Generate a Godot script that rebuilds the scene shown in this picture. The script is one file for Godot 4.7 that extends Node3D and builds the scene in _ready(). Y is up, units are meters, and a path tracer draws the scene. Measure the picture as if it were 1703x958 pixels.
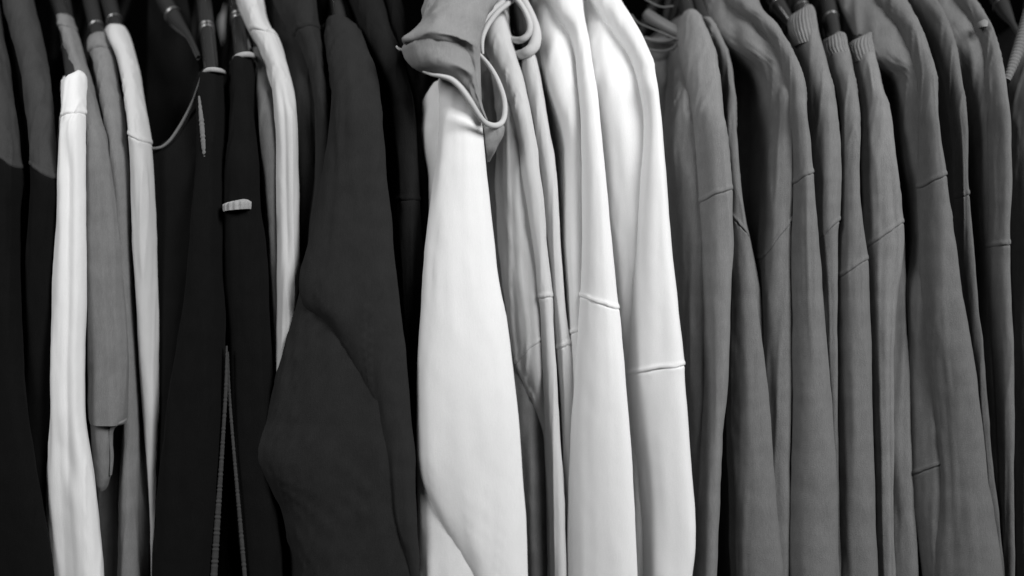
extends Node3D
# A close-up of a clothes rail: about thirty tops on black hangers, in greys, seen from the front.

const D := 1.6            # camera to the plane in which the sleeves hang
const YC := 1.12          # height of the lens
const PX := 0.001         # metres per picture unit in that plane

var M := {}
var taken := {}
var fold_noise := FastNoiseLite.new()
var fine_noise := FastNoiseLite.new()

# ------------------------------------------------------------------ set-up
func _ready():
	var cam := Camera3D.new()
	cam.name = "camera"
	cam.position = Vector3(0, YC, D)
	cam.fov = rad_to_deg(2.0 * atan(0.479 / D))
	cam.near = 0.05
	cam.far = 60.0
	add_child(cam)
	cam.current = true
	var lens := CameraAttributesPhysical.new()
	lens.frustum_focal_length = 12.0 * D / 0.479
	lens.frustum_focus_distance = D - 0.02
	lens.exposure_aperture = 0.65
	cam.attributes = lens
	var env := Environment.new()
	env.background_mode = Environment.BG_COLOR
	env.background_color = Color(0.01, 0.01, 0.01)
	env.tonemap_mode = Environment.TONE_MAPPER_LINEAR
	env.tonemap_exposure = 1.0
	env.sdfgi_enabled = true
	env.ssao_enabled = true
	env.ssil_enabled = true
	var we := WorldEnvironment.new()
	we.name = "world_environment"
	we.environment = env
	add_child(we)
	# the shop's ceiling panels, in front of the rail and above it
	ceiling_panel(Vector3(1.75, 2.75, 2.1), Vector2(1.3, 0.9), 12.4)
	ceiling_panel(Vector3(-2.2, 2.75, 1.7), Vector2(1.3, 0.9), 4.8)

	fold_noise.seed = 11
	fold_noise.noise_type = FastNoiseLite.TYPE_SIMPLEX_SMOOTH
	fold_noise.frequency = 1.0
	fold_noise.fractal_octaves = 2
	fine_noise.seed = 29
	fine_noise.noise_type = FastNoiseLite.TYPE_SIMPLEX_SMOOTH
	fine_noise.frequency = 1.0
	fine_noise.fractal_octaves = 3
	make_materials()
	rail()
	garments()

func ceiling_panel(at: Vector3, size: Vector2, energy: float):
	var l := AreaLight3D.new()
	l.name = "ceiling_panel_light"
	l.area_size = size
	l.light_energy = energy
	l.area_range = 12.0
	l.area_attenuation = 2.0
	l.shadow_enabled = true
	add_child(l, true)
	l.position = at
	l.look_at(Vector3(at.x * 0.3, 1.2, 0.0), Vector3.FORWARD)

# ------------------------------------------------------------------ materials
func noise_image(sd: int, freq: float, oct: int, size := 512) -> Image:
	var n := FastNoiseLite.new()
	n.seed = sd
	n.noise_type = FastNoiseLite.TYPE_SIMPLEX
	n.frequency = freq
	n.fractal_octaves = oct
	return n.get_seamless_image(size, size)

func make_materials():
	# knitted cloth: a fine loop grain and a loose mottle, the same for all, dyed in different tones
	var fine := noise_image(5, 0.26, 3)
	var mott := noise_image(8, 0.012, 4)
	var rows := noise_image(15, 0.03, 3)
	var grain := Image.create(512, 512, false, Image.FORMAT_RGB8)
	var pure := Image.create(512, 512, false, Image.FORMAT_RGB8)   # bleached yarn: nearly even
	var bump := Image.create(512, 512, false, Image.FORMAT_RGB8)
	for y in 512:
		for x in 512:
			var f := fine.get_pixel(x, y).r
			var m := mott.get_pixel(x, y).r
			var r := rows.get_pixel((x * 6) % 512, y).r
			var v := 0.72 + 0.28 * (0.5 * f + 0.28 * m + 0.22 * r)
			var w := 0.955 + 0.045 * (0.7 * f + 0.3 * r)
			pure.set_pixel(x, y, Color(w, w, w))
			grain.set_pixel(x, y, Color(v, v, v))
			var b := 0.7 * f + 0.3 * r
			bump.set_pixel(x, y, Color(b, b, b))
	grain.generate_mipmaps()
	pure.generate_mipmaps()
	var pt := ImageTexture.create_from_image(pure)
	bump.bump_map_to_normal_map(3.0)
	bump.generate_mipmaps()
	var gt := ImageTexture.create_from_image(grain)
	var bt := ImageTexture.create_from_image(bump)
	var tones := {"white": 0.80, "pale": 0.54, "light": 0.40, "mid": 0.22, "grey": 0.178, "grey_b": 0.150, "grey_c": 0.128,
		"grey_d": 0.198, "grey_e": 0.166, "hood": 0.29, "dark": 0.027, "dark_b": 0.015, "char": 0.0068, "smoke": 0.060, "steel": 0.220}
	for k in tones:
		var m := StandardMaterial3D.new()
		var bleached: bool = k in ["white", "pale"]
		var v: float = tones[k] / (0.975 if bleached else 0.85)
		m.albedo_color = Color(v, v, v).linear_to_srgb()
		m.albedo_texture = pt if bleached else gt
		m.normal_enabled = true
		m.normal_texture = bt
		m.normal_scale = 0.15 if bleached else 0.4
		m.roughness = 0.95
		m.rim_enabled = true
		m.rim = 0.12
		m.rim_tint = 0.6
		m.metallic_specular = 0.2
		m.uv1_triplanar = true
		m.uv1_scale = Vector3(3.1, 3.1, 3.1)
		m.cull_mode = BaseMaterial3D.CULL_DISABLED
		M[k] = m
	var p := StandardMaterial3D.new()
	p.albedo_color = Color(0.19, 0.19, 0.19)
	p.roughness = 0.2
	M.plastic = p
	var c := StandardMaterial3D.new()
	c.albedo_color = Color(0.75, 0.75, 0.75)
	c.metallic = 1.0
	c.roughness = 0.22
	M.chrome = c
	var cl := StandardMaterial3D.new()
	cl.albedo_color = Color(0.62, 0.62, 0.62)
	cl.metallic = 0.9
	cl.roughness = 0.35
	M.clip = cl
	var du := StandardMaterial3D.new()
	du.albedo_color = Color(0.36, 0.36, 0.36)
	du.roughness = 0.45
	M.dull = du
	var w := StandardMaterial3D.new()
	w.albedo_color = Color(0.85, 0.85, 0.85)
	w.roughness = 0.5
	M.tag = w

# ------------------------------------------------------------------ helpers
func P(x: float, y: float, z: float) -> Vector3:        # picture units and a depth in millimetres to a place in the room
	var zm := z * 0.001
	var k := (D - zm) / D * PX
	return Vector3((x - 851.5) * k, YC - (y - 479.0) * k, zm)

func numbered(n: String) -> String:
	if not taken.has(n):
		taken[n] = 0
		return n
	taken[n] += 1
	return "%s_%03d" % [n, taken[n]]

func thing(called: String, label: String, category: String, at: Vector3, group := "") -> Node3D:
	var o := Node3D.new()
	o.name = numbered(called)
	add_child(o)
	o.position = at
	o.set_meta("label", label)
	o.set_meta("category", category)
	if group != "":
		o.set_meta("group", group)
	return o

func spline(rows: Array, y: float) -> Array:            # [xl, xr, z] at height y, smooth through the rows
	var n := rows.size()
	var i := 0
	while i < n - 2 and y > rows[i + 1][0]:
		i += 1
	var r1: Array = rows[i]
	var r2: Array = rows[i + 1]
	var r0: Array = rows[maxi(i - 1, 0)]
	var r3: Array = rows[mini(i + 2, n - 1)]
	var h: float = r2[0] - r1[0]
	var t: float = clampf((y - r1[0]) / h, 0.0, 1.0)
	var out := []
	for c in [1, 2, 3]:
		var s: float = (r2[c] - r1[c]) / h
		var s0: float = s if i == 0 else (r1[c] - r0[c]) / (r1[0] - r0[0])
		var s3: float = s if i + 2 > n - 1 else (r3[c] - r2[c]) / (r3[0] - r2[0])
		var m1 := 0.0 if s0 * s <= 0.0 and c == 3 else (s0 + s) * 0.5
		var m2 := 0.0 if s3 * s <= 0.0 and c == 3 else (s3 + s) * 0.5
		# keep the slopes tame where the rows are uneven
		if absf(m1) > 3.0 * absf(s): m1 = 3.0 * s
		if absf(m2) > 3.0 * absf(s): m2 = 3.0 * s
		var t2 := t * t
		var t3 := t2 * t
		out.append((2 * t3 - 3 * t2 + 1) * r1[c] + (t3 - 2 * t2 + t) * h * m1 + (-2 * t3 + 3 * t2) * r2[c] + (t3 - t2) * h * m2)
	return out

func grid_mesh(pts: Array, closed: bool, cap: bool) -> ArrayMesh:   # rows of points to a smooth mesh
	var nr := pts.size()
	var nc: int = pts[0].size()
	var v := PackedVector3Array()
	var nn := PackedVector3Array()
	var id := PackedInt32Array()
	for r in nr:
		var row: PackedVector3Array = pts[r]
		var up: PackedVector3Array = pts[maxi(r - 1, 0)]
		var dn: PackedVector3Array = pts[mini(r + 1, nr - 1)]
		for c in nc:
			var c0 := (c - 1 + nc) % nc if closed else maxi(c - 1, 0)
			var c1 := (c + 1) % nc if closed else mini(c + 1, nc - 1)
			v.append(row[c])
			var n := (row[c1] - row[c0]).cross(dn[c] - up[c])
			nn.append(n.normalized() if n.length_squared() > 1e-16 else Vector3.UP)
	var cols := nc if closed else nc - 1
	for r in nr - 1:
		for c in cols:
			var c1 := (c + 1) % nc
			var a := r * nc + c
			var b := r * nc + c1
			var d := (r + 1) * nc + c
			var e := (r + 1) * nc + c1
			id.append_array([a, d, b, b, d, e])
	if cap and closed:
		for r in [0, nr - 1]:
			var mid := Vector3.ZERO
			for q in pts[r]:
				mid += q
			mid /= nc
			var ci := v.size()
			v.append(mid)
			nn.append(Vector3.UP if r == 0 else Vector3.DOWN)
			for c in nc:
				id.append_array([ci, r * nc + c, r * nc + (c + 1) % nc])
	var arr := []
	arr.resize(Mesh.ARRAY_MAX)
	arr[Mesh.ARRAY_VERTEX] = v
	arr[Mesh.ARRAY_NORMAL] = nn
	arr[Mesh.ARRAY_INDEX] = id
	var m := ArrayMesh.new()
	m.add_surface_from_arrays(Mesh.PRIMITIVE_TRIANGLES, arr)
	return m

func part(called: String, mesh: Mesh, mat: Material, parent: Node3D) -> MeshInstance3D:
	var o := MeshInstance3D.new()
	o.name = called
	o.mesh = mesh
	o.material_override = mat
	parent.add_child(o, true)
	return o

# A hanging piece of cloth, closed all round: rows [y, x_left, x_right, z] give its outline at each height.
# front/back: how far it bulges; tail: how far its two sheets run back along the hanger; seam: [y_left, y_right]
func loft(root: Node3D, rows: Array, o: Dictionary) -> Array:
	var front: float = o.get("front", 32.0)
	var back: float = o.get("back", 26.0)
	var tail: float = o.get("tail", 0.0)
	var td: float = o.get("td", -0.3)
	var shear: float = o.get("shear", 0.32 + 0.2 * sin(o.get("seed", 0.0) * 5.1))
	var fold: float = o.get("fold", 1.8)
	var fine: float = o.get("fine", 0.8)
	var arch: float = o.get("arch", 0.0)
	var tilt: float = o.get("tilt", 0.0)
	var pleat: float = o.get("pleat", minf(fold * 0.7, 1.4))
	var mid_w: float = o.get("wrinkle", minf(fold * 0.6, 1.3))
	var seed_: float = o.get("seed", 0.0)
	var ribs: int = o.get("ribs", 0)
	var step: float = o.get("step", 8.0)
	var creases: Array = o.get("creases", [])
	var has_seam := o.has("seam")
	var sl := 0.0
	var sr := 0.0
	if has_seam:
		sl = o.seam[0]
		sr = o.seam[1]
	var sm := (sl + sr) * 0.5
	var y0: float = rows[0][0]
	var y1: float = rows[rows.size() - 1][0]
	# section: [side -1..1, front share, tail share, nx, nz]
	var sec := []
	var nf: int = o.get("around", 30)
	for i in nf + 1:
		var a := PI - PI * i / nf        # from the left edge over the front to the right edge
		sec.append([cos(a), sin(a), 0.0, cos(a), sin(a)])
	if tail > 0.0:
		for t in [0.06, 0.13, 0.22, 0.35, 0.5, 0.65, 0.8, 0.92]:
			sec.append([1.0, 0.0, t, 1.0, 0.0])
		sec.append([0.6, 0.0, 1.0, 0.6, -0.8])
		sec.append([-0.6, 0.0, 1.0, -0.6, -0.8])
		for t in [0.92, 0.8, 0.65, 0.5, 0.35, 0.22, 0.13, 0.06]:
			sec.append([-1.0, 0.0, t, -1.0, 0.0])
	else:
		var nb := 10
		for i in range(1, nb):
			var a := -PI * i / nb
			sec.append([cos(a), sin(a), 0.0, cos(a), sin(a)])
	# heights
	var ys := []
	var y := y0
	while y < y1:
		if not has_seam or absf(y - sm) > 19.0:
			ys.append(y)
		y += step
	ys.append(y1)
	var split := -1
	if has_seam:
		for d in [-18.0, -12.5, -9.5, -7.0, -5.5, -4.0, -2.0, 0.0, 1.4, 3.0, 5.5, 9.0, 14.0]:
			ys.append(sm + d)
		ys.sort()
		split = ys.find(sm)
	if o.get("round_top", true):
		ys = [y0, y0 + 1.2, y0 + 3.5] + ys.slice(1)
		if has_seam:
			split += 2
	var pts := []
	for k in ys.size():
		var yy: float = ys[k]
		var s := spline(rows, yy)
		var xl: float = s[0]
		var xr: float = s[1]
		var zc: float = s[2]
		var shrink := 1.0
		if o.get("round_top", true):
			if k == 0: shrink = 0.55
			elif k == 1: shrink = 0.8
			elif k == 2: shrink = 0.95
		var seam_off := 0.0
		if has_seam:
			var dy := yy - sm
			if dy <= -9.0: seam_off = 0.6 * exp((dy + 9.0) / 9.0)
			elif dy <= -6.9: seam_off = 1.8
			elif dy <= -1.0: seam_off = 2.1
			elif dy < 1.0: seam_off = -0.7
			elif dy < 2.0: seam_off = 0.1
			else: seam_off = 0.6 * exp(-(dy - 3.0) / 9.0)
		var warp := 0.0
		if has_seam:
			warp = exp(-pow((yy - sm) / 70.0, 2.0))
		var cen := P((xl + xr) * 0.5, yy, zc)
		var kz := (D - zc * 0.001) / D * PX
		var a := maxf((xr - xl) * 0.5 * kz, 0.002) * shrink
		var f := minf(front * 0.001, a * 1.3 + 0.006) * shrink
		var b := minf(back * 0.001, a * 1.3 + 0.006) * shrink
		var row := PackedVector3Array()
		for q in sec.size():
			var e: Array = sec[q]
			var sx: float = e[0]
			var sz: float = e[1]
			var tt: float = e[2]
			var u := (sx + 1.0) * 0.5
			var aa := a
			if tt > 0.0:
				aa = lerpf(a, minf(a, 0.014), smoothstep(0.0, 0.3, tt))
			var p := cen
			var ea: float = absf(sx)
			p.x += aa * signf(sx) * pow(ea, 0.9)
			p.z += (f if sz > 0.0 else b) * sz
			var zs := shear * a * sx * (1.0 - tt)
			p.z += zs
			p.x *= (D - cen.z - zs) / (D - cen.z)
			p.y += arch * 0.001 * exp(-pow((u - 0.45) / 0.22, 2.0)) + tilt * 0.001 * (u - 0.5) * exp(-(yy - y0) / 40.0)
			p.z -= tail * 0.001 * tt
			p.x += td * tail * 0.001 * tt
			if tt > 0.0:
				p.y += 0.0
			var off := 0.0
			var w := Vector3(p.x * 17.0 + seed_ * 7.3, p.y * 2.3 + seed_, p.z * 17.0)
			off += fold * 0.001 * fold_noise.get_noise_3dv(w) * 1.6
			off += fine * 0.001 * fine_noise.get_noise_3d(p.x * 55.0 + seed_, p.y * 13.0, p.z * 55.0)
			off += mid_w * 0.001 * fine_noise.get_noise_3d(p.x * 14.0 + p.y * 7.0 + seed_ * 3.0, p.y * 8.0 - p.x * 6.0, p.z * 12.0 + 9.0)
			var rg := fold_noise.get_noise_3d(p.x * 20.0 + seed_ * 2.1, p.y * 1.1 + 40.0, p.z * 20.0)
			off += pleat * 0.001 * (1.7 * pow(1.0 - minf(absf(rg) * 4.5, 1.0), 1.4) - 0.5) * (0.35 if sz <= 0.0 else 1.0)
			off += seam_off * 0.001 * (0.85 + 0.4 * fine_noise.get_noise_2d(u * 4.0, seed_))
			if ribs > 0:
				off += 0.0011 * cos(q * TAU * ribs / sec.size())
			if sz > 0.0:
				for cr in creases:
					if yy > cr[3] - 40.0 and yy < cr[4] + 40.0:
						var tc: float = clampf((yy - cr[3]) / (cr[4] - cr[3]), 0.0, 1.0)
						var uc: float = lerpf(cr[0], cr[5] if cr.size() > 5 else cr[0], tc)
						var fade: float = smoothstep(cr[3] - 40.0, cr[3] + 30.0, yy) * (1.0 - smoothstep(cr[4] - 30.0, cr[4] + 40.0, yy))
						off -= cr[1] * 0.001 * fade * exp(-pow((u - uc) / cr[2], 2.0)) * sqrt(sz)
			var nl := sqrt(e[3] * e[3] + e[4] * e[4])
			p.x += off * e[3] / nl
			p.z += off * e[4] / nl
			if has_seam:
				var sag := sr + (sl - sr) * pow(1.0 - u, 1.5)
				p.y -= (sag - sm) * warp * PX
				p.y += 0.0014 * warp * fine_noise.get_noise_2d(u * 2.5 + seed_, 3.0)
				var near := exp(-pow((yy - sm) / 16.0, 2.0))
				p.z += 0.0009 * near * fine_noise.get_noise_2d(u * 4.0 + seed_, yy * 0.05)
			row.append(p - root.position)
		pts.append(row)
	var made := []
	var m1: Material = M[o.mat]
	if split > 0 and o.get("split", true):
		made.append(part(o.get("upper", "shoulder"), grid_mesh(pts.slice(0, split + 1), true, true), M[o.get("upper_mat", o.mat)], root))
		made.append(part(o.get("lower", "sleeve"), grid_mesh(pts.slice(split), true, true), m1, root))
	else:
		made.append(part(o.get("lower", "sleeve"), grid_mesh(pts, true, o.get("cap", true)), m1, root))
	return made

# a round or flattened strand through points (already in the room), of radius r at each point
func strand(root: Node3D, called: String, pts: Array, radii: Array, mat: Material, flat := 1.0, sub := 6, sides := 12) -> MeshInstance3D:
	var c := Curve3D.new()
	for i in pts.size():
		var prev: Vector3 = pts[maxi(i - 1, 0)]
		var next: Vector3 = pts[mini(i + 1, pts.size() - 1)]
		var tg := (next - prev) / 6.0
		c.add_point(pts[i], -tg, tg)
	var rows := []
	var side := Vector3.ZERO
	var total := (pts.size() - 1) * sub
	var prevp := Vector3.ZERO
	for k in total + 1:
		var i := mini(k / sub, pts.size() - 2)
		var t := float(k - i * sub) / sub
		var p := c.sample(i, t)
		var q := c.sample(i, t + 0.02) if t < 0.97 else p + (p - c.sample(i, t - 0.02))
		var dir := (q - p).normalized()
		if side == Vector3.ZERO:
			side = dir.cross(Vector3.UP if absf(dir.y) < 0.9 else Vector3.RIGHT).normalized()
		side = (side - dir * side.dot(dir)).normalized()
		var up := side.cross(dir)
		var r: float = lerpf(radii[i], radii[i + 1], t)
		var row := PackedVector3Array()
		for s in sides:
			var a := TAU * s / sides
			row.append(p + (side * cos(a) * flat + up * sin(a)) * r - root.position)
		rows.append(row)
		prevp = p
	return part(called, grid_mesh(rows, true, true), mat, root)

# a knitted trim: the same, with small stitches along it
func stitched(root: Node3D, called: String, pts: Array, width: Array, mat: Material) -> MeshInstance3D:
	var c := Curve3D.new()
	for i in pts.size():
		var a: Array = pts[maxi(i - 1, 0)]
		var b: Array = pts[mini(i + 1, pts.size() - 1)]
		var tg := Vector3(b[0] - a[0], b[1] - a[1], b[2] - a[2]) / 6.0
		c.add_point(Vector3(pts[i][0], pts[i][1], pts[i][2]), -tg, tg)
	var ps := []
	var ws := []
	var k := 0
	for i in pts.size() - 1:
		var n := maxi(2, int(Vector2(pts[i + 1][0] - pts[i][0], pts[i + 1][1] - pts[i][1]).length() / 3.2))
		for j in n:
			var t := float(j) / n
			var p := c.sample(i, t)
			ps.append([p.x, p.y, p.z])
			var w: float = lerpf(width[i], width[i + 1], t)
			ws.append(w * (1.0 + (0.09 if k % 2 == 0 else -0.09) + 0.10 * sin(k * 2.3)))
			k += 1
	return picture_strand(root, called, ps, ws, mat, 0.7, 2)

func picture_strand(root: Node3D, called: String, pts: Array, width, mat: Material, flat := 1.0, sub := 6) -> MeshInstance3D:
	var ps := []
	var rr := []
	for i in pts.size():
		var q: Array = pts[i]
		ps.append(P(q[0], q[1], q[2]))
		rr.append(((width[i] if width is Array else width) as float) * 0.0005)
	return strand(root, called, ps, rr, mat, flat, sub)

# ------------------------------------------------------------------ the rail and its hangers
const RAIL_Z := -0.22
const RAIL_Y := 1.90

func rail():
	var r := thing("clothes_rail", "round metal rail that the hangers hook over", "clothes rail", Vector3(0, 0, RAIL_Z))
	strand(r, "rail", [Vector3(-1.5, RAIL_Y, RAIL_Z), Vector3(0, RAIL_Y, RAIL_Z), Vector3(1.5, RAIL_Y, RAIL_Z)], [0.0125, 0.0125, 0.0125], M.chrome, 1.0, 4, 20)
	for s in [-1.45, 1.45]:
		strand(r, "upright", [Vector3(s, RAIL_Y, RAIL_Z), Vector3(s, 1.0, RAIL_Z), Vector3(s, 0.02, RAIL_Z)], [0.0125, 0.0125, 0.0125], M.chrome, 1.0, 4, 16)
		strand(r, "foot", [Vector3(s, 0.015, RAIL_Z - 0.3), Vector3(s, 0.015, RAIL_Z), Vector3(s, 0.015, RAIL_Z + 0.3)], [0.015, 0.015, 0.015], M.chrome, 1.0, 4, 16)

# neck and tip in picture units; the hanger's middle lies under the rail
func hanger(label: String, neck: Array, tip: Array, mid: Array, clip := [], inside := []) -> Node3D:
	var n := P(neck[0], neck[1], neck[2])
	var t := P(tip[0], tip[1], tip[2])
	var c := P(mid[0], mid[1], RAIL_Z * 1000.0)
	var root := thing("clothes_hanger", label, "hanger", Vector3(c.x, c.y, c.z), "black hangers on the rail")
	var far := Vector3(2.0 * c.x - t.x, t.y, 2.0 * c.z - t.z)
	var farn := Vector3(2.0 * c.x - n.x, n.y, 2.0 * c.z - n.z)
	var path := [c, c.lerp(n, 0.5) + Vector3(0, 0.006, 0), n]
	var thick := [0.0145, 0.0165, 0.0150]
	for k in inside:
		path.append(P(k[0], k[1], k[2]))
		thick.append(0.006)
	path.append(t)
	thick.append(0.005)
	strand(root, "arm", path, thick, M.plastic, 0.8, 6, 16)
	strand(root, "arm", [c, c.lerp(farn, 0.5) + Vector3(0, 0.006, 0), farn, farn.lerp(far, 0.5), far], [0.011, 0.012, 0.0115, 0.011, 0.008], M.plastic, 0.75, 5, 10)
	var top := RAIL_Y + 0.0125 + 0.002
	strand(root, "hook", [c, Vector3(c.x, RAIL_Y - 0.03, c.z), Vector3(c.x, RAIL_Y, c.z + 0.016), Vector3(c.x, top, c.z), Vector3(c.x, RAIL_Y, c.z - 0.016), Vector3(c.x, RAIL_Y - 0.012, c.z - 0.014)], [0.002, 0.002, 0.002, 0.002, 0.002, 0.002], M.chrome, 1.0, 6, 8)
	for k in clip:
		# a band round the arm, where the arm passes that height
		var want: float = P(0, k[1], n.z * 1000.0 * 0.9).y
		var f: float = clampf((want - c.y) / (n.y - c.y), 0.05, 0.95)
		var p := c.lerp(n, f) + Vector3(0, 0.006 * sin(PI * f), 0)
		var dr := (n - c).normalized()
		strand(root, "clip", [p - dr * 0.0022, p, p + dr * 0.0022], [0.0168, 0.0176, 0.0168], M.clip, 0.78, 3, 14)
	return root

# ------------------------------------------------------------------ garments
func with_z(rows: Array, n: float, t: float, zn: float, zt: float, zb: float) -> Array:
	# add the depth: at height n the cloth lies at zn near the neck, at t it reaches the shoulder's end, below it hangs
	var out := []
	for r in rows:
		var y: float = r[0]
		var z: float
		if y < t:
			z = lerpf(zn, zt, pow(clampf((y - n) / (t - n), -0.6, 1.0), 0.8) if y > n else (y - n) / (t - n) * 0.8)
		else:
			z = lerpf(zt, zb, smoothstep(t, t + 500.0, y))
		out.append([y, r[1], r[2], z])
	return out

var count := 0
var last_hanger: Node3D
# g: name, label, category, mat, S (sleeve rows), B (body rows), n/t (heights of neck and shoulder end), seam ...
func garment(g: Dictionary) -> Node3D:
	count += 1
	var S: Array = g.S
	var n: float = g.n
	var t: float = g.t
	var zn: float = g.get("zn", -120.0)
	var zt: float = g.get("zt", 0.0)
	var zb: float = g.get("zb", 8.0)
	var last: Array = S[S.size() - 1]
	var root := thing(g.name, g.label, g.category, P((last[1] + last[2]) * 0.5, last[0], zb), g.get("group", ""))
	var xm: float = ((last[1] + last[2]) * 0.5 - 851.5) * PX
	var td: float = g.get("td", 0.6 * xm / D - 0.3)
	var o := {"mat": g.mat, "seed": count * 1.37, "td": td}
	for k in ["seam", "upper_mat", "creases", "front", "back", "shear", "fold", "fine", "upper", "lower", "round_top", "wrinkle", "pleat", "tilt"]:
		if g.has(k):
			o[k] = g[k]
	if not g.get("no_sleeve", false):
		loft(root, with_z(S, n, t, zn, zt, zb), o)
	var dz: float = g.get("bz", -34.0)
	var B: Array = g.get("B", [])
	if B.is_empty() and not g.get("no_body", false):
		for r in S:
			B.append([r[0], r[1] - 2.0, r[2] - 6.0])
	if not B.is_empty():
		var bo := {"mat": g.get("body_mat", g.mat), "seed": count * 1.37 + 50.0, "td": td, "tail": g.get("tail", 330.0), "front": g.get("bfront", 26.0),
			"shear": g.get("bshear", 0.3), "lower": "body", "upper": "yoke", "fold": g.get("bfold", 3.0), "step": 12.0}
		for k in ["wrinkle", "pleat", "fine"]:
			if g.has(k):
				bo[k] = g[k]
		if g.has("bseam"):
			bo.seam = g.bseam
		if g.has("bcreases"):
			bo.creases = g.bcreases
		loft(root, with_z(B, n, t, zn + dz, zt + dz, zb + dz), bo)
	if g.has("hang"):
		var h: Array = g.hang
		last_hanger = hanger(h[0], h[1], h[2], h[3], h[4], h[5])
	return root

func auto_hang(label: String, g: Dictionary, clip := []) -> Array:
	# inside the shoulder, on towards the rail
	var rows := with_z(g.S, g.n, g.t, g.get("zn", -120.0), g.get("zt", 0.0), 0.0)
	var a := spline(rows, maxf(g.n + 14.0, rows[0][0]))
	var b := spline(rows, g.t - 10.0)
	var nx: float = (a[0] + a[1]) * 0.5
	var tx: float = (b[0] + b[1]) * 0.5
	var ny: float = maxf(g.n + 14.0, rows[0][0])
	var inside := []
	for f in [0.3, 0.6, 0.85]:
		var yy: float = lerpf(ny + 6.0, g.t, f)
		var e := spline(rows, yy)
		inside.append([(e[0] + e[1]) * 0.5, yy + 8.0, e[2] - 6.0])
	return [label, [nx, ny + 6.0, a[2]], [tx, g.t + 6.0, b[2] - 8.0], [nx + (nx - tx) * 0.75 - maxf(0.0, ny - 40.0) * 0.25, minf(ny - 62.0, -50.0)], clip, inside]

func add(g: Dictionary, hanger_label: String, clip := []) -> Node3D:
	g.hang = auto_hang(hanger_label, g, clip)
	return garment(g)

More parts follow.
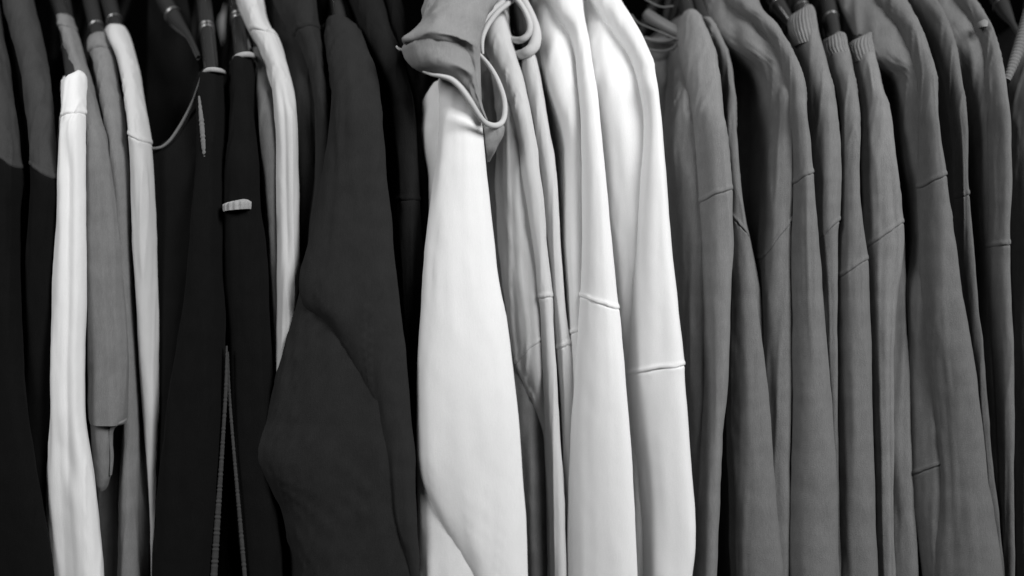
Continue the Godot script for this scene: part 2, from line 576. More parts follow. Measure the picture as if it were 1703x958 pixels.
func garments():
	var gl := "tops hanging on the rail"
	# --- far left
	add({"name": "two_tone_top", "label": "grey and black top at the far left edge", "category": "top", "group": gl, "mat": "char", "upper_mat": "smoke",
		"n": -30, "t": 250, "seam": [240, 282],
		"S": [[-40, -45, -8], [60, -30, 4], [100, -24, 11], [180, -14, 23], [240, -8, 31], [275, -4, 37], [350, -12, 30], [500, -20, 33], [700, -24, 48], [800, -24, 62], [900, -20, 80], [1080, -20, 105]],
		"B": [[-40, -60, -12], [240, -20, 22], [500, -25, 20], [1080, -25, 60]]}, "black hanger of the leftmost two tone top")
	add({"name": "two_tone_top", "label": "grey and black top left of the white top with plain band", "category": "top", "group": gl, "mat": "char", "upper_mat": "smoke",
		"n": -30, "t": 280, "seam": [272, 300], "zb": -30.0,
		"S": [[-40, 0, 43], [0, 8, 54], [50, 22, 65], [110, 36, 76], [160, 45, 84], [230, 52, 91], [300, 58, 98], [420, 48, 92], [700, 45, 88], [1080, 45, 85]],
		"B": [[-40, -30, 35], [0, -16, 44], [60, 0, 55], [110, 20, 65], [200, 34, 75], [300, 45, 80], [1080, 45, 80]]}, "black hanger of the second two tone top", [[84, 47, -60, 18], [96, 66, -50, 14]])
	# --- white top with band
	add({"name": "banded_top", "label": "narrow white top with plain band, hung lower than its neighbours", "category": "top", "group": gl, "mat": "white",
		"n": 128, "t": 210, "zn": -40.0, "seam": [198, 193], "upper": "band", "fold": 1.8, "tilt": 16.0, "wrinkle": 0.8, "td": -0.5,
		"creases": [[0.62, 9, 0.14, 260, 790, 0.68], [0.5, 8, 0.16, 720, 1100, 0.45]],
		"S": [[126, 113, 137], [134, 107, 140], [195, 107, 141], [215, 104, 142], [350, 99, 144], [500, 93, 143], [600, 88, 141], [700, 86, 144], [790, 80, 156], [958, 83, 172], [1080, 86, 178]]},
		"black hanger above the narrow white top", [[102, 70, -60, 12]])
	# --- three tees
	var tee := add({"name": "t_shirt", "label": "mid grey t-shirt with short sleeve hem, right of the narrow white top", "category": "t-shirt", "group": gl, "mat": "mid",
		"n": 22, "t": 235, "seam": [46, 50], "upper": "collar", "td": -0.55, "zb": -10.0, "zt": -12.0, "bz": -84.0,
		"creases": [[0.75, 5, 0.1, 300, 640, 0.8]],
		"S": [[24, 97, 120], [45, 99, 124], [60, 105, 130], [100, 115, 141], [150, 128, 156], [200, 138, 169], [235, 146, 178], [300, 147, 190], [400, 147, 199], [500, 146, 206], [600, 146, 214], [680, 149, 212], [696, 151, 210], [704, 154, 207]],
		"B": [[60, 107, 124], [235, 152, 168], [500, 155, 210], [700, 158, 205], [830, 164, 202], [958, 166, 200], [1080, 168, 205]]},
		"black hanger of the mid grey t-shirt", [[152, 50, -80, 17]])
	loft(tee, [[676, 152, 182, -2], [700, 152, 188, -2], [730, 153, 187, -4], [765, 156, 185, -6], [792, 160, 183, -8], [806, 164, 179, -10], [815, 168, 174, -12]], {"mat": "mid", "lower": "cuff", "front": 16.0, "back": 12.0, "step": 4.0, "fold": 0.8})
	picture_strand(tee, "cuff_edge", [[210, 697, 4], [203, 702, 14], [193, 706, 16], [186, 714, 12], [184, 730, 8], [186, 760, 4], [184, 790, 2]], [3.0, 6.0, 7.0, 7.0, 6.0, 6.0, 4.0], M.mid, 1.0)
	add({"name": "t_shirt", "label": "grey t-shirt squeezed between a mid grey and a pale one", "category": "t-shirt", "group": gl, "mat": "steel",
		"n": 58, "t": 240, "seam": [92, 84], "upper": "collar", "td": -0.55, "zb": -30.0, "zt": -24.0,
		"S": [[58, 152, 178], [75, 150, 184], [100, 158, 190], [150, 166, 197], [200, 176, 205], [300, 186, 214], [400, 191, 217], [500, 196, 221], [600, 202, 227], [700, 206, 230], [800, 202, 229], [958, 199, 231], [1080, 198, 235]],
		"B": [[75, 150, 180], [200, 180, 210], [400, 200, 230], [550, 212, 236], [700, 218, 240], [880, 222, 252], [1080, 225, 260]]},
		"black hanger of the squeezed grey t-shirt", [[170, 41, -90, 10]])
	var pg := add({"name": "t_shirt", "label": "pale grey t-shirt, palest of the three left of the black vests", "category": "t-shirt", "group": gl, "mat": "pale",
		"n": 42, "t": 240, "seam": [226, 240], "td": -0.5, "zb": -36.0, "zt": -20.0, "fold": 1.6,
		"S": [[42, 184, 206], [60, 181, 214], [100, 198, 226], [150, 208, 236], [200, 215, 244], [236, 218, 250], [300, 221, 254], [400, 225, 258], [500, 230, 262], [600, 234, 265], [700, 240, 267], [800, 247, 267], [880, 252, 262], [960, 252, 258]]},
		"black hanger of the pale grey t-shirt", [[202, 30, -60, 8]])
	# --- black vests with pale binding
	var v1 := add({"name": "vest", "label": "black vest with a pale bound neckline curving down", "category": "vest", "group": gl, "mat": "char",
		"n": 112, "t": 300, "zn": -60.0, "zt": -10.0, "zb": 0.0, "td": -0.55, "fold": 3.0, "bz": -30.0, "lower": "strap",
		"S": [[114, 338, 368], [122, 335, 370], [160, 334, 371], [250, 331, 372], [350, 322, 372], [450, 313, 373], [500, 308, 376], [550, 300, 377], [600, 290, 374], [700, 276, 370], [800, 264, 363], [958, 252, 352], [1080, 245, 345]],
		"B": [[120, 334, 365], [170, 320, 365], [205, 305, 365], [230, 285, 365], [246, 262, 365], [258, 250, 365], [300, 250, 365], [500, 255, 365], [700, 258, 360], [958, 252, 345], [1080, 250, 340]]},
		"black hanger of the vest with curved pale neckline", [[307, 33, -60, 22], [335, 40, -60, 26]])
	loft(v1, [[-70, 252, 300, -180], [60, 246, 318, -175], [120, 244, 332, -165], [180, 244, 335, -150], [260, 246, 340, -140], [420, 250, 345, -130]], {"mat": "char", "lower": "back_panel", "front": 10.0, "back": 8.0, "shear": 0.5, "fold": 2.0})
	picture_strand(v1, "neck_binding", [[352, 116, -24], [339, 119, -26], [331, 140, -34], [321, 168, -36], [308, 194, -36], [295, 216, -36], [281, 235, -34], [267, 245, -32], [250, 247, -30]], 4.8, M.grey)
	picture_strand(v1, "shoulder_band", [[337, 122, -30], [345, 117, -24], [356, 116, -22], [368, 118, -32], [374, 122, -66]], [6.0, 9.0, 9.0, 8.0, 7.0], M.light, 0.9)
	stitched(v1, "armhole_binding", [[331, 160, -14], [335, 200, 0], [339, 240, 6], [343, 272, 10], [345, 292, 8]], [3.0, 8.0, 9.0, 6.0, 2.0], M.grey)
	stitched(v1, "side_binding", [[377, 575, 14], [376, 640, 14], [372, 710, 14], [366, 800, 14], [358, 920, 14], [350, 1040, 14]], [3.0, 6.0, 6.0, 8.0, 11.0, 13.0], M.smoke)
	var v2 := add({"name": "vest", "label": "black vest with a pale tab and pale shoulder band", "category": "vest", "group": gl, "mat": "char",
		"n": 92, "t": 300, "zn": -70.0, "zt": -16.0, "zb": -20.0, "td": -0.5, "fold": 3.0, "lower": "strap",
		"S": [[92, 389, 416], [99, 386, 419], [200, 381, 426], [300, 373, 430], [345, 371, 432], [400, 372, 440], [500, 376, 447], [620, 381, 456], [700, 384, 459], [800, 391, 463], [958, 404, 471], [1080, 412, 478]],
		"B": [[98, 384, 414], [200, 374, 415], [300, 366, 420], [400, 364, 430], [600, 368, 440], [800, 362, 450], [958, 356, 465], [1080, 350, 470]]},
		"black hanger of the vest with pale tab", [[357, 15, -60, 26], [343, 23, -60, 12]])
	picture_strand(v2, "shoulder_band", [[385, 105, -50], [393, 95, -42], [405, 91, -38], [417, 91, -48], [423, 95, -84]], [6.0, 9.0, 10.0, 10.0, 8.0], M.light, 0.9)
	loft(v2, [[334, 372, 417, 12], [336, 371, 418, 12], [348, 371, 418, 12], [350, 372, 417, 12]], {"mat": "light", "lower": "tab", "ribs": 9, "front": 16.0, "back": 12.0, "step": 4.0, "fold": 0.5, "tilt": 5.0, "around": 62})
	stitched(v2, "side_binding", [[379, 585, 10], [381, 650, 10], [388, 740, 10], [395, 820, 10], [403, 910, 10], [414, 1040, 10]], [3.0, 5.0, 5.0, 6.0, 7.0, 7.0], M.smoke)
	# --- pale top, half hidden
	add({"name": "grey_top", "label": "grey top showing as a strip between black vest and pale sweatshirt", "category": "top", "group": gl, "mat": "grey_c",
		"n": 70, "t": 220, "zt": -30.0, "zb": -34.0, "td": -0.4,
		"S": [[80, 418, 442], [120, 424, 450], [200, 431, 464], [300, 438, 466], [400, 445, 468], [500, 451, 472], [620, 456, 474], [680, 455, 465]]},
		"black hanger of the grey strip top")
	add({"name": "sweatshirt", "label": "pale sweatshirt right of the black vests, left of the dark ones", "category": "sweatshirt", "group": gl, "mat": "pale",
		"n": -30, "t": 200, "seam": [52, 62], "upper": "collar", "td": -0.4, "zt": -20.0, "zb": -20.0,
		"creases": [[0.55, 4, 0.12, 160, 420, 0.6]],
		"S": [[-40, 384, 428], [0, 396, 437], [40, 410, 450], [58, 418, 462], [100, 440, 476], [150, 453, 488], [200, 460, 494], [300, 461, 497], [400, 463, 498], [480, 463, 500], [560, 463, 492], [610, 461, 484], [650, 460, 472]]},
		"black hanger of the pale sweatshirt")
	# --- dark sweatshirts
	add({"name": "sweatshirt", "label": "dark grey sweatshirt left of the big dark bent sleeve", "category": "sweatshirt", "group": gl, "mat": "dark",
		"n": -40, "t": 200, "td": -0.35, "zt": -20.0, "zb": -30.0, "seam": [62, 50], "upper": "yoke",
		"S": [[-60, 440, 502], [0, 456, 523], [40, 480, 529], [60, 494, 532], [90, 506, 539], [120, 515, 545], [200, 526, 553], [300, 526, 555], [360, 518, 552], [420, 510, 540], [500, 500, 530], [700, 495, 530], [1080, 495, 530]],
		"B": [[-60, 425, 495], [0, 440, 512], [60, 458, 520], [120, 474, 530], [200, 488, 540], [300, 494, 540], [400, 498, 530], [1080, 495, 520]]},
		"black hanger of the dark sweatshirt beside the pale one")
	var big := add({"name": "sweatshirt", "label": "big dark sweatshirt with sleeve bent out like an elbow", "category": "sweatshirt", "group": gl, "mat": "dark",
		"n": 30, "t": 160, "zt": 20.0, "zb": 48.0, "zn": -90.0, "td": -0.3, "front": 30.0, "back": 30.0, "bz": -44.0, "fold": 2.4, "shear": 0.15, "wrinkle": 1.0,
		"S": [[28, 549, 576], [40, 542, 590], [60, 540, 602], [100, 545, 619], [130, 549, 629], [200, 547, 636], [250, 542, 641], [320, 530, 647], [400, 514, 656], [480, 500, 664], [510, 508, 667], [540, 536, 670], [570, 562, 673], [620, 592, 678], [700, 619, 684], [800, 640, 690], [900, 664, 694], [958, 680, 698], [1050, 694, 704]],
		"B": [[40, 535, 575], [100, 535, 600], [250, 530, 620], [400, 512, 640], [600, 490, 660], [800, 468, 660], [958, 484, 670], [1080, 490, 680]]},
		"black hanger of the big dark sweatshirt")
	loft(big, with_z([[420, 512, 640], [480, 501, 650], [520, 490, 656], [570, 474, 662], [650, 453, 670], [700, 439, 675], [728, 427, 677], [748, 421, 678], [768, 421, 679], [795, 432, 681], [825, 451, 684], [850, 465, 686], [900, 478, 689], [958, 492, 693], [1080, 515, 700]], 0, 160, 0, 0, 26.0), {"mat": "dark", "lower": "bent_sleeve", "front": 34.0, "back": 26.0, "shear": 0.25, "fold": 2.2, "wrinkle": 1.4, "seed": 4.0})
	add({"name": "sweatshirt", "label": "near black sweatshirt just right of the big dark bent sleeve", "category": "sweatshirt", "group": gl, "mat": "dark_b",
		"n": -40, "t": 180, "zt": -30.0, "zb": -30.0, "td": -0.3, "seam": [338, 336],
		"S": [[-60, 560, 606], [0, 582, 636], [50, 602, 650], [100, 622, 668], [150, 638, 685], [180, 644, 690], [250, 650, 695], [335, 653, 698], [450, 662, 704], [700, 680, 712], [1080, 690, 720]]},
		"black hanger of the near black sweatshirt")
	add({"name": "sweatshirt", "label": "black sweatshirt seen as a sliver left of the white hoodie", "category": "sweatshirt", "group": gl, "mat": "char",
		"n": -40, "t": 180, "zt": -44.0, "zb": -44.0, "td": -0.3,
		"S": [[-60, 612, 645], [0, 636, 668], [60, 652, 680], [120, 670, 692], [200, 684, 706], [300, 690, 714], [500, 692, 718], [1080, 695, 725]]},
		"black hanger of the black sliver sweatshirt", [[686, 8, -80, 5]])
	# --- white hoodie
	var wh := add({"name": "hoodie", "label": "white hoodie with a grey folded hood and broad white sleeve", "category": "hoodie", "group": gl, "mat": "white",
		"n": 100, "t": 220, "zt": 22.0, "zb": 52.0, "zn": -40.0, "td": -0.25, "front": 30.0, "back": 28.0, "fold": 1.8, "bz": -42.0, "shear": 0.1, "wrinkle": 0.7, "pleat": 0.6, "fine": 0.4,
		"S": [[124, 738, 764], [134, 728, 778], [165, 730, 792], [200, 731, 801], [270, 725, 808], [300, 720, 811], [400, 708, 821], [450, 704, 827], [550, 697, 845], [650, 692, 858], [700, 692, 863], [760, 692, 868], [800, 702, 871], [850, 722, 875], [900, 748, 877], [958, 780, 879], [1060, 825, 882]],
		"B": [[135, 722, 765], [160, 706, 775], [200, 699, 780], [250, 703, 785], [290, 711, 790], [400, 712, 800], [700, 708, 840], [1080, 720, 850]]},
		"black hanger hidden under the grey folded hood", [])
	loft(wh, [[690, 706, 800, 32], [740, 697, 830, 33], [775, 692, 850, 34], [850, 694, 860, 34], [958, 695, 865, 34], [1080, 697, 870, 34]], {"mat": "white", "lower": "forearm", "front": 32.0, "back": 20.0, "fold": 2.0, "shear": 0.1})
	hood(wh)
	hanger("bare looking black hanger arm left of the vest straps", [292, 34, -140], [330, 96, -70], [236, -55], [[0, 20, 0, 0]], [[314, 62, -100]])
	hanger("black hanger arm just left of the highest ribbed collar", [1296, 12, -130], [1326, 52, -100], [1246, -60], [[0, 6, 0, 0]], [])
	hanger("black hanger arm in the dark gap at the top right corner", [1668, 14, -120], [1700, 70, -60], [1622, -60], [[0, 4, 0, 0]], [[1684, 40, -90]])
	# --- light hoodies
	add({"name": "sweatshirt", "label": "shadowed grey sweatshirt low down behind the white sleeve", "category": "sweatshirt", "group": gl, "mat": "steel",
		"n": 100, "t": 260, "zt": -70.0, "zb": -60.0, "td": -0.15,
		"S": [[120, 800, 830], [260, 812, 850], [500, 826, 890], [620, 845, 902], [700, 856, 908], [958, 874, 914], [1080, 880, 920]]},
		"black hanger of the shadowed grey sweatshirt")
	var l1 := add({"name": "hoodie", "label": "light grey hoodie next to the broad white sleeve", "category": "hoodie", "group": gl, "mat": "pale",
		"n": -10, "t": 200, "zt": -10.0, "zb": -14.0, "td": -0.15, "seam": [498, 494], "fold": 1.6, "bz": -30.0,
		"S": [[-12, 832, 847], [10, 822, 845], [30, 812, 846], [58, 806, 848], [80, 808, 854], [100, 816, 860], [150, 838, 874], [200, 853, 886], [300, 868, 901], [400, 883, 909], [495, 896, 918], [600, 902, 925], [700, 906, 930], [800, 909, 938], [958, 914, 943], [1080, 916, 945]],
		"B": [[90, 810, 850], [150, 822, 860], [200, 827, 872], [250, 825, 882], [300, 823, 888], [400, 828, 898], [500, 840, 905], [570, 850, 908], [600, 858, 910], [630, 870, 911], [680, 890, 913], [730, 904, 914], [900, 908, 916], [1080, 910, 918]],
		"bseam": [610, 560], "bfront": 34.0}, "black hanger of the light grey hoodie")
	picture_strand(l1, "hood_edge", [[797, 92, -30], [795, 66, -34], [803, 40, -38], [819, 18, -42], [838, 2, -50], [856, -12, -60]], [6.0, 9.0, 10.0, 10.0, 10.0, 10.0], M.pale)
	picture_strand(l1, "hood_edge", [[803, 90, -26], [802, 66, -28], [810, 44, -32], [826, 22, -38], [846, 5, -46], [862, -8, -56]], [4.0, 8.0, 9.0, 9.0, 9.0, 9.0], M.pale)
	var l2 := add({"name": "hoodie", "label": "light grey hoodie with rolled hood left of the white sweatshirts", "category": "hoodie", "group": gl, "mat": "pale",
		"n": 88, "t": 220, "zt": -24.0, "zb": -26.0, "zn": -70.0, "td": -0.1, "seam": [582, 572], "fold": 1.6,
		"S": [[90, 868, 889], [105, 866, 893], [150, 874, 902], [200, 884, 911], [300, 900, 926], [400, 909, 934], [500, 916, 941], [570, 924, 948], [600, 927, 953], [700, 934, 958], [958, 940, 962], [1080, 942, 965]]},
		"black hanger of the rolled hood hoodie")
	picture_strand(l2, "hood_edge", [[846, -14, -40], [862, 2, -38], [874, 20, -36], [881, 40, -36], [879, 56, -38], [868, 66, -42], [854, 66, -60], [840, 60, -100]], [10.0, 10.0, 9.0, 10.0, 11.0, 12.0, 11.0, 10.0], M.pale)
	picture_strand(l2, "hood_roll", [[864, -10, -60], [880, 20, -52], [891, 52, -46], [888, 76, -40], [874, 88, -40], [856, 92, -70], [842, 90, -105]], [14.0, 16.0, 18.0, 21.0, 18.0, 14.0, 12.0], M.pale)
	# --- white sweatshirts
	add({"name": "sweatshirt", "label": "white sweatshirt with high armhole seam, left of the other white one", "category": "sweatshirt", "group": gl, "mat": "white",
		"n": -40, "t": 180, "zt": 4.0, "zb": 18.0, "td": -0.15, "seam": [493, 514], "fold": 1.5, "wrinkle": 0.7, "pleat": 0.4, "fine": 0.4, "bfold": 1.8, "bseam": [556, 548],
		"S": [[-50, 890, 948], [0, 906, 968], [30, 926, 972], [50, 942, 976], [75, 952, 982], [100, 957, 986], [150, 962, 994], [220, 966, 1001], [300, 967, 1008], [380, 967, 1015], [480, 966, 1027], [515, 963, 1031], [560, 960, 1034], [640, 955, 1041], [700, 950, 1047], [800, 946, 1054], [958, 943, 1061], [1080, 942, 1066]],
		"B": [[-50, 880, 945], [0, 888, 950], [50, 893, 955], [100, 902, 960], [150, 914, 965], [200, 930, 968], [250, 938, 972], [300, 937, 974], [400, 937, 974], [500, 944, 974], [550, 947, 974], [650, 949, 975], [800, 948, 980], [1080, 946, 990]]},
		"black hanger of the left white sweatshirt")
	add({"name": "sweatshirt", "label": "white sweatshirt with low armhole seam, beside the grey ones", "category": "sweatshirt", "group": gl, "mat": "white",
		"n": -40, "t": 150, "zt": 2.0, "zb": 14.0, "td": -0.15, "seam": [624, 606], "fold": 1.5, "wrinkle": 0.7, "pleat": 0.4, "fine": 0.4, "bfold": 1.8,
		"S": [[-50, 955, 1008], [0, 980, 1030], [30, 1000, 1048], [60, 1022, 1066], [90, 1042, 1080], [106, 1050, 1088], [120, 1056, 1090], [150, 1064, 1093], [200, 1070, 1099], [300, 1064, 1108], [400, 1057, 1117], [480, 1050, 1125], [606, 1044, 1138], [640, 1045, 1140], [700, 1050, 1145], [800, 1058, 1152], [870, 1062, 1157], [905, 1063, 1157], [958, 1066, 1150], [1080, 1070, 1152]],
		"B": [[-50, 950, 1000], [0, 972, 1012], [60, 974, 1044], [100, 979, 1062], [130, 984, 1070], [200, 992, 1080], [300, 1003, 1085], [400, 1013, 1085], [500, 1023, 1085], [620, 1036, 1090], [800, 1044, 1100], [1080, 1050, 1110]]},
		"black hanger of the right white sweatshirt")
	# --- grey sweatshirts
	var g18 := add({"name": "sweatshirt", "label": "grey sweatshirt beside the white one, its ribbed neck showing", "category": "sweatshirt", "group": gl, "mat": "steel",
		"n": 16, "t": 210, "zt": 6.0, "zb": 6.0, "td": -0.2, "seam": [338, 318],
		"S": [[17, 1138, 1153], [26, 1130, 1163], [45, 1127, 1173], [90, 1129, 1190], [150, 1140, 1199], [200, 1152, 1206], [250, 1157, 1212], [320, 1160, 1218], [400, 1163, 1217], [500, 1166, 1213], [640, 1170, 1209], [700, 1168, 1203], [800, 1163, 1196], [900, 1160, 1191], [958, 1158, 1189], [1080, 1156, 1188]],
		"B": [[26, 1126, 1150], [100, 1120, 1170], [200, 1113, 1175], [300, 1118, 1180], [400, 1125, 1185], [500, 1128, 1190], [600, 1133, 1190], [700, 1140, 1190], [800, 1148, 1186], [900, 1156, 1184], [1080, 1160, 1182]]},
		"black hanger with a clip beside the ribbed neck")
	picture_strand(last_hanger, "clip_bar", [[1074, 20, -132], [1084, 30, -126], [1105, 42, -112], [1132, 56, -98]], [18.0, 22.0, 20.0, 18.0], M.dull, 0.5)
	picture_strand(last_hanger, "clip_rim", [[1050, 24, -110], [1062, 38, -106], [1090, 50, -98], [1128, 66, -88]], 3.0, M.dull)
	picture_strand(last_hanger, "clip_rim", [[1072, -2, -120], [1098, 11, -114], [1120, 10, -108]], 3.0, M.dull)
	loft(g18, [[62, 1072, 1128, -150], [80, 1076, 1126, -140], [140, 1090, 1130, -110], [260, 1104, 1140, -80], [420, 1116, 1150, -70]], {"mat": "steel", "lower": "neck_panel", "front": 10.0, "back": 8.0, "shear": 0.4})
	picture_strand(g18, "neck_rib", [[1072, 64, -142], [1090, 68, -130], [1110, 68, -116], [1127, 62, -104]], 8.0, M.steel)
	picture_strand(g18, "neck_rib", [[1076, 82, -134], [1092, 85, -122], [1110, 84, -108], [1126, 76, -96]], 5.0, M.steel)
	add({"name": "sweatshirt", "label": "slim grey sweatshirt tucked behind the one with the ribbed neck", "category": "sweatshirt", "group": gl, "mat": "grey",
		"n": 20, "t": 260, "zt": -20.0, "zb": -14.0, "td": -0.1, "seam": [352, 396],
		"S": [[30, 1160, 1180], [60, 1176, 1197], [90, 1188, 1210], [115, 1196, 1218], [200, 1203, 1225], [300, 1208, 1233], [370, 1208, 1244], [400, 1208, 1248], [440, 1208, 1252], [530, 1210, 1262], [600, 1210, 1270], [700, 1210, 1281], [820, 1212, 1291], [958, 1214, 1303], [1080, 1216, 1310]],
		"B": [[40, 1160, 1180], [95, 1188, 1206], [300, 1205, 1230], [440, 1212, 1256], [490, 1218, 1266], [530, 1222, 1271], [600, 1222, 1272], [700, 1222, 1275], [1080, 1222, 1290]]},
		"black hanger of the second grey sweatshirt")
	var g20 := add({"name": "sweatshirt", "label": "grey sweatshirt with wide drooping neck left of the ribbed collars", "category": "sweatshirt", "group": gl, "mat": "grey",
		"n": -40, "t": 170, "zt": 4.0, "zb": 4.0, "td": -0.12, "seam": [306, 290], "bseam": [432, 366], "bz": -26.0,
		"S": [[-50, 1186, 1238], [0, 1205, 1258], [20, 1222, 1268], [45, 1252, 1292], [90, 1288, 1320], [140, 1306, 1337], [200, 1313, 1342], [290, 1318, 1350], [430, 1316, 1361], [600, 1317, 1376], [800, 1312, 1391], [958, 1309, 1397], [1080, 1308, 1402]],
		"B": [[-50, 1158, 1230], [0, 1168, 1250], [40, 1180, 1280], [70, 1205, 1300], [88, 1230, 1310], [105, 1255, 1320], [130, 1272, 1325], [170, 1281, 1325], [210, 1284, 1325], [260, 1278, 1325], [330, 1272, 1322], [430, 1266, 1320], [600, 1268, 1316], [1080, 1270, 1310]]},
		"black hanger of the wide necked grey sweatshirt", [[1301, 3, -100, 22], [1280, 12, -100, 8]])
	loft(g20, [[66, 1212, 1268, -170], [120, 1222, 1290, -160], [200, 1226, 1304, -150], [320, 1228, 1296, -140], [520, 1240, 1290, -130]], {"mat": "grey", "lower": "front_panel", "front": 12.0, "back": 10.0, "shear": 0.2, "fold": 2.0})
	var r1 := add({"name": "sweatshirt", "label": "grey sweatshirt with ribbed collar, leftmost and highest of three ribbed ones", "category": "sweatshirt", "group": gl, "mat": "grey",
		"n": 40, "t": 200, "zn": -90.0, "zt": -16.0, "zb": -14.0, "td": -0.1, "seam": [402, 368],
		"S": [[42, 1328, 1356], [60, 1325, 1361], [110, 1336, 1375], [180, 1348, 1391], [300, 1354, 1396], [370, 1356, 1393], [400, 1360, 1391], [500, 1364, 1391], [700, 1374, 1392], [958, 1384, 1400], [1080, 1386, 1404]]},
		"black hanger in the left of three ribbed collars", [[1332, 4, -120, 14]])
	loft(r1, [[14, 1324, 1343, -92], [20, 1315, 1350, -90], [34, 1311, 1355, -84], [50, 1313, 1358, -76], [62, 1317, 1360, -68], [74, 1322, 1362, -62]], {"mat": "grey_d", "lower": "ribbed_collar", "ribs": 16, "tilt": 14.0, "around": 62, "front": 24.0, "back": 20.0, "step": 4.0, "fold": 0.6, "round_top": true})
	var r2 := add({"name": "sweatshirt", "label": "grey sweatshirt with ribbed collar, middle of three ribbed ones", "category": "sweatshirt", "group": gl, "mat": "grey_e",
		"n": 88, "t": 230, "zn": -70.0, "zt": -8.0, "zb": -4.0, "td": -0.1, "seam": [462, 432],
		"S": [[88, 1380, 1408], [100, 1379, 1411], [150, 1393, 1423], [200, 1399, 1430], [250, 1400, 1430], [300, 1398, 1429], [380, 1395, 1433], [440, 1393, 1439], [520, 1393, 1442], [600, 1393, 1446], [700, 1393, 1450], [958, 1394, 1458], [1080, 1394, 1462]]},
		"black hanger in the middle of three ribbed collars", [[1376, 16, -100, 22]])
	loft(r2, [[58, 1374, 1398, -84], [64, 1369, 1404, -82], [80, 1370, 1408, -76], [93, 1376, 1411, -68], [100, 1380, 1413, -64]], {"mat": "grey_d", "lower": "ribbed_collar", "ribs": 14, "tilt": 10.0, "around": 56, "front": 22.0, "back": 18.0, "step": 4.0, "fold": 0.6})
	var r3 := add({"name": "sweatshirt", "label": "grey sweatshirt with ribbed collar, rightmost of three ribbed ones", "category": "sweatshirt", "group": gl, "mat": "grey_d",
		"n": 88, "t": 250, "zn": -70.0, "zt": -14.0, "zb": -10.0, "td": -0.1, "seam": [414, 372],
		"creases": [[0.66, 4, 0.1, 300, 1100, 0.7]],
		"S": [[88, 1422, 1450], [100, 1423, 1454], [140, 1430, 1464], [180, 1434, 1475], [280, 1433, 1490], [380, 1437, 1499], [420, 1440, 1502], [500, 1442, 1490], [600, 1448, 1482], [700, 1450, 1482], [958, 1456, 1484], [1080, 1460, 1486]],
		"B": [[100, 1420, 1450], [280, 1434, 1486], [380, 1440, 1498], [500, 1450, 1507], [700, 1460, 1514], [860, 1470, 1522], [1080, 1480, 1534]]},
		"black hanger in the right of three ribbed collars", [[1392, 30, -100, 12]])
	loft(r3, [[58, 1430, 1446, -84], [64, 1416, 1449, -82], [78, 1410, 1451, -76], [92, 1414, 1453, -68], [102, 1419, 1455, -62]], {"mat": "grey_d", "lower": "ribbed_collar", "ribs": 14, "tilt": 10.0, "around": 56, "front": 22.0, "back": 18.0, "step": 4.0, "fold": 0.6})
	var g24 := add({"name": "sweatshirt", "label": "grey sweatshirt with broad spreading sleeve and a pocket slit beside it", "category": "sweatshirt", "group": gl, "mat": "grey_b",
		"n": -40, "t": 170, "zt": 10.0, "zb": 16.0, "td": 0.12, "seam": [312, 294], "bz": -30.0, "bseam": [792, 758],
		"S": [[-50, 1436, 1488], [0, 1452, 1500], [20, 1466, 1512], [60, 1496, 1531], [110, 1516, 1550], [200, 1526, 1558], [296, 1528, 1570], [420, 1529, 1590], [500, 1532, 1600], [600, 1540, 1616], [700, 1550, 1630], [800, 1556, 1642], [958, 1548, 1666], [1080, 1545, 1684]],
		"B": [[-50, 1388, 1480], [0, 1398, 1500], [50, 1418, 1520], [85, 1436, 1530], [104, 1456, 1535], [120, 1488, 1540], [150, 1502, 1545], [200, 1506, 1548], [260, 1506, 1550], [320, 1516, 1552], [380, 1520, 1555], [440, 1514, 1560], [480, 1507, 1565], [600, 1510, 1575], [770, 1514, 1580], [860, 1521, 1590], [958, 1534, 1595], [1080, 1545, 1600]]},
		"black hanger of the broad sleeved grey sweatshirt")
	add({"name": "sweatshirt", "label": "darker grey sweatshirt with thin sleeve right of the broad spreading sleeve", "category": "sweatshirt", "group": gl, "mat": "grey_c",
		"n": -40, "t": 170, "zt": -16.0, "zb": -20.0, "td": 0.05, "seam": [330, 326],
		"S": [[-50, 1490, 1528], [0, 1508, 1552], [20, 1522, 1562], [50, 1545, 1577], [120, 1570, 1596], [200, 1582, 1605], [320, 1588, 1609], [480, 1598, 1622], [600, 1608, 1633], [800, 1624, 1650], [958, 1640, 1668], [1080, 1645, 1675]]},
		"black hanger of the narrow sleeved grey sweatshirt")
	var g26 := add({"name": "sweatshirt", "label": "grey sweatshirt with small button on its shoulder near right edge", "category": "sweatshirt", "group": gl, "mat": "grey_b",
		"n": -40, "t": 180, "zt": 0.0, "zb": -4.0, "td": 0.05, "seam": [412, 408], "bz": -28.0,
		"S": [[-50, 1560, 1600], [0, 1582, 1614], [25, 1600, 1632], [45, 1612, 1644], [60, 1620, 1650], [100, 1630, 1661], [180, 1641, 1672], [300, 1645, 1678], [410, 1644, 1676], [600, 1654, 1681], [800, 1660, 1683], [958, 1662, 1684], [1080, 1662, 1684]],
		"B": [[-50, 1522, 1590], [0, 1535, 1606], [40, 1548, 1625], [70, 1570, 1635], [100, 1592, 1642], [140, 1610, 1648], [200, 1622, 1655], [300, 1628, 1660], [400, 1632, 1662], [600, 1636, 1665], [1080, 1640, 1670]]},
		"black hanger of the buttoned grey sweatshirt")
	loft(g26, [[33, 1631, 1638, -34], [36, 1627, 1642, -34], [41, 1626, 1643, -32], [46, 1629, 1641, -30]], {"mat": "mid", "lower": "button", "front": 8.0, "back": 8.0, "step": 3.0, "fold": 0.0, "around": 14})
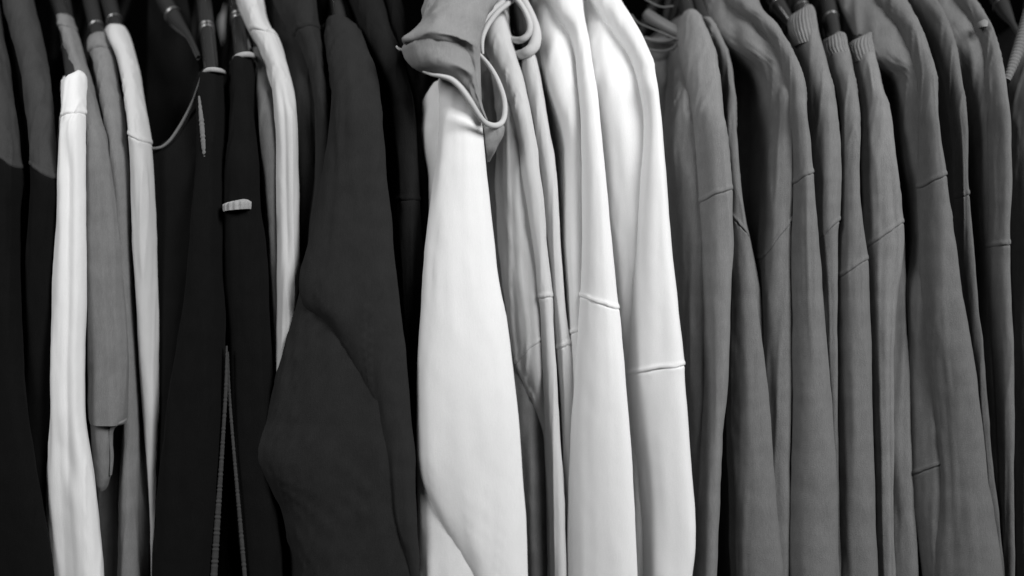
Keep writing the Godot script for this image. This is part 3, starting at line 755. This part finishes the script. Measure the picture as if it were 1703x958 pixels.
	var g27 := add({"name": "sweatshirt", "label": "grey sweatshirt with ribbed neckline cut off by the right edge", "category": "sweatshirt", "group": gl, "mat": "grey_b",
		"n": 30, "t": 260, "zt": -20.0, "zb": -16.0, "td": 0.1,
		"S": [[30, 1704, 1730], [80, 1686, 1735], [130, 1676, 1740], [200, 1680, 1744], [300, 1682, 1748], [400, 1685, 1750], [600, 1690, 1755], [958, 1693, 1765], [1080, 1695, 1770]]},
		"black hanger above the rightmost sweatshirt", [[1664, 5, -90, 26], [1682, 14, -80, 20], [1660, 17, -80, 10]])
	var rp := []
	var rw := []
	for i in 45:
		var t := i / 44.0
		rp.append([1713.0 - 40.0 * t + 3.0 * sin(t * 3.0), 18.0 + 116.0 * t, -34.0 + 22.0 * t])
		rw.append((22.0 - 9.0 * t * t) + (1.1 if i % 2 == 0 else -1.1))
	picture_strand(g27, "ribbed_neckline", rp, rw, M.grey_b, 1.0, 2)

func hood(wh: Node3D):
	# the grey hood: upper fold, the brim under it, the pocket it forms on the right, with its pale bound edge
	loft(wh, [[-60, 715, 852, -60], [0, 704, 826, -10], [28, 700, 814, 18], [45, 692, 806, 34], [58, 679, 800, 44], [68, 669, 798, 50], [76, 676, 797, 54], [82, 742, 797, 56], [90, 763, 796, 56], [100, 772, 796, 54], [130, 784, 796, 50], [160, 789, 798, 46], [192, 796, 802, 42]],
		{"mat": "hood", "lower": "hood_fold", "arch": 8.0, "front": 46.0, "back": 40.0, "shear": 0.1, "fold": 5.0, "step": 4.0, "around": 34, "seed": 3.0})
	loft(wh, [[44, 705, 790, 30], [64, 680, 790, 40], [82, 667, 791, 46], [96, 672, 792, 46], [108, 682, 793, 48], [118, 697, 795, 50], [126, 725, 796, 52], [134, 748, 798, 53], [145, 763, 799, 54], [160, 777, 801, 54], [178, 788, 805, 52], [200, 799, 812, 48]],
		{"mat": "hood", "lower": "hood_brim", "arch": 7.0, "front": 44.0, "back": 30.0, "shear": 0.1, "fold": 3.0, "step": 4.0, "around": 34, "seed": 9.0})
	loft(wh, [[76, 784, 806, -90], [110, 784, 820, -100], [150, 786, 838, -105], [190, 788, 842, -100], [225, 796, 838, -80]],
		{"mat": "hood", "lower": "hood_lining", "front": 8.0, "back": 8.0, "fold": 2.0, "step": 6.0})
	loft(wh, [[207, 802, 838, 8], [214, 799, 840, 12], [226, 801, 838, 14], [246, 805, 827, 14], [270, 808, 814, 4]],
		{"mat": "hood", "lower": "hood_pocket", "front": 24.0, "back": 22.0, "fold": 2.0, "step": 5.0})
	picture_strand(wh, "hood_binding", [[704, 119, 62], [718, 124, 72], [735, 127, 82], [752, 133, 86], [768, 148, 88], [782, 168, 86], [795, 190, 74], [807, 204, 60], [821, 209, 46], [833, 205, 32], [839, 191, 14], [838, 165, 4], [828, 135, 0], [814, 110, -6], [797, 90, -14]],
		[3.0, 5.0, 7.0, 9.0, 9.5, 9.5, 9.5, 9.5, 9.5, 9.5, 9.5, 9.5, 9.0, 8.0, 6.0], M.pale)
	picture_strand(wh, "hood_tip", [[659, 77, 44], [665, 82, 46], [676, 84, 44]], [3.0, 5.0, 4.0], M.pale)
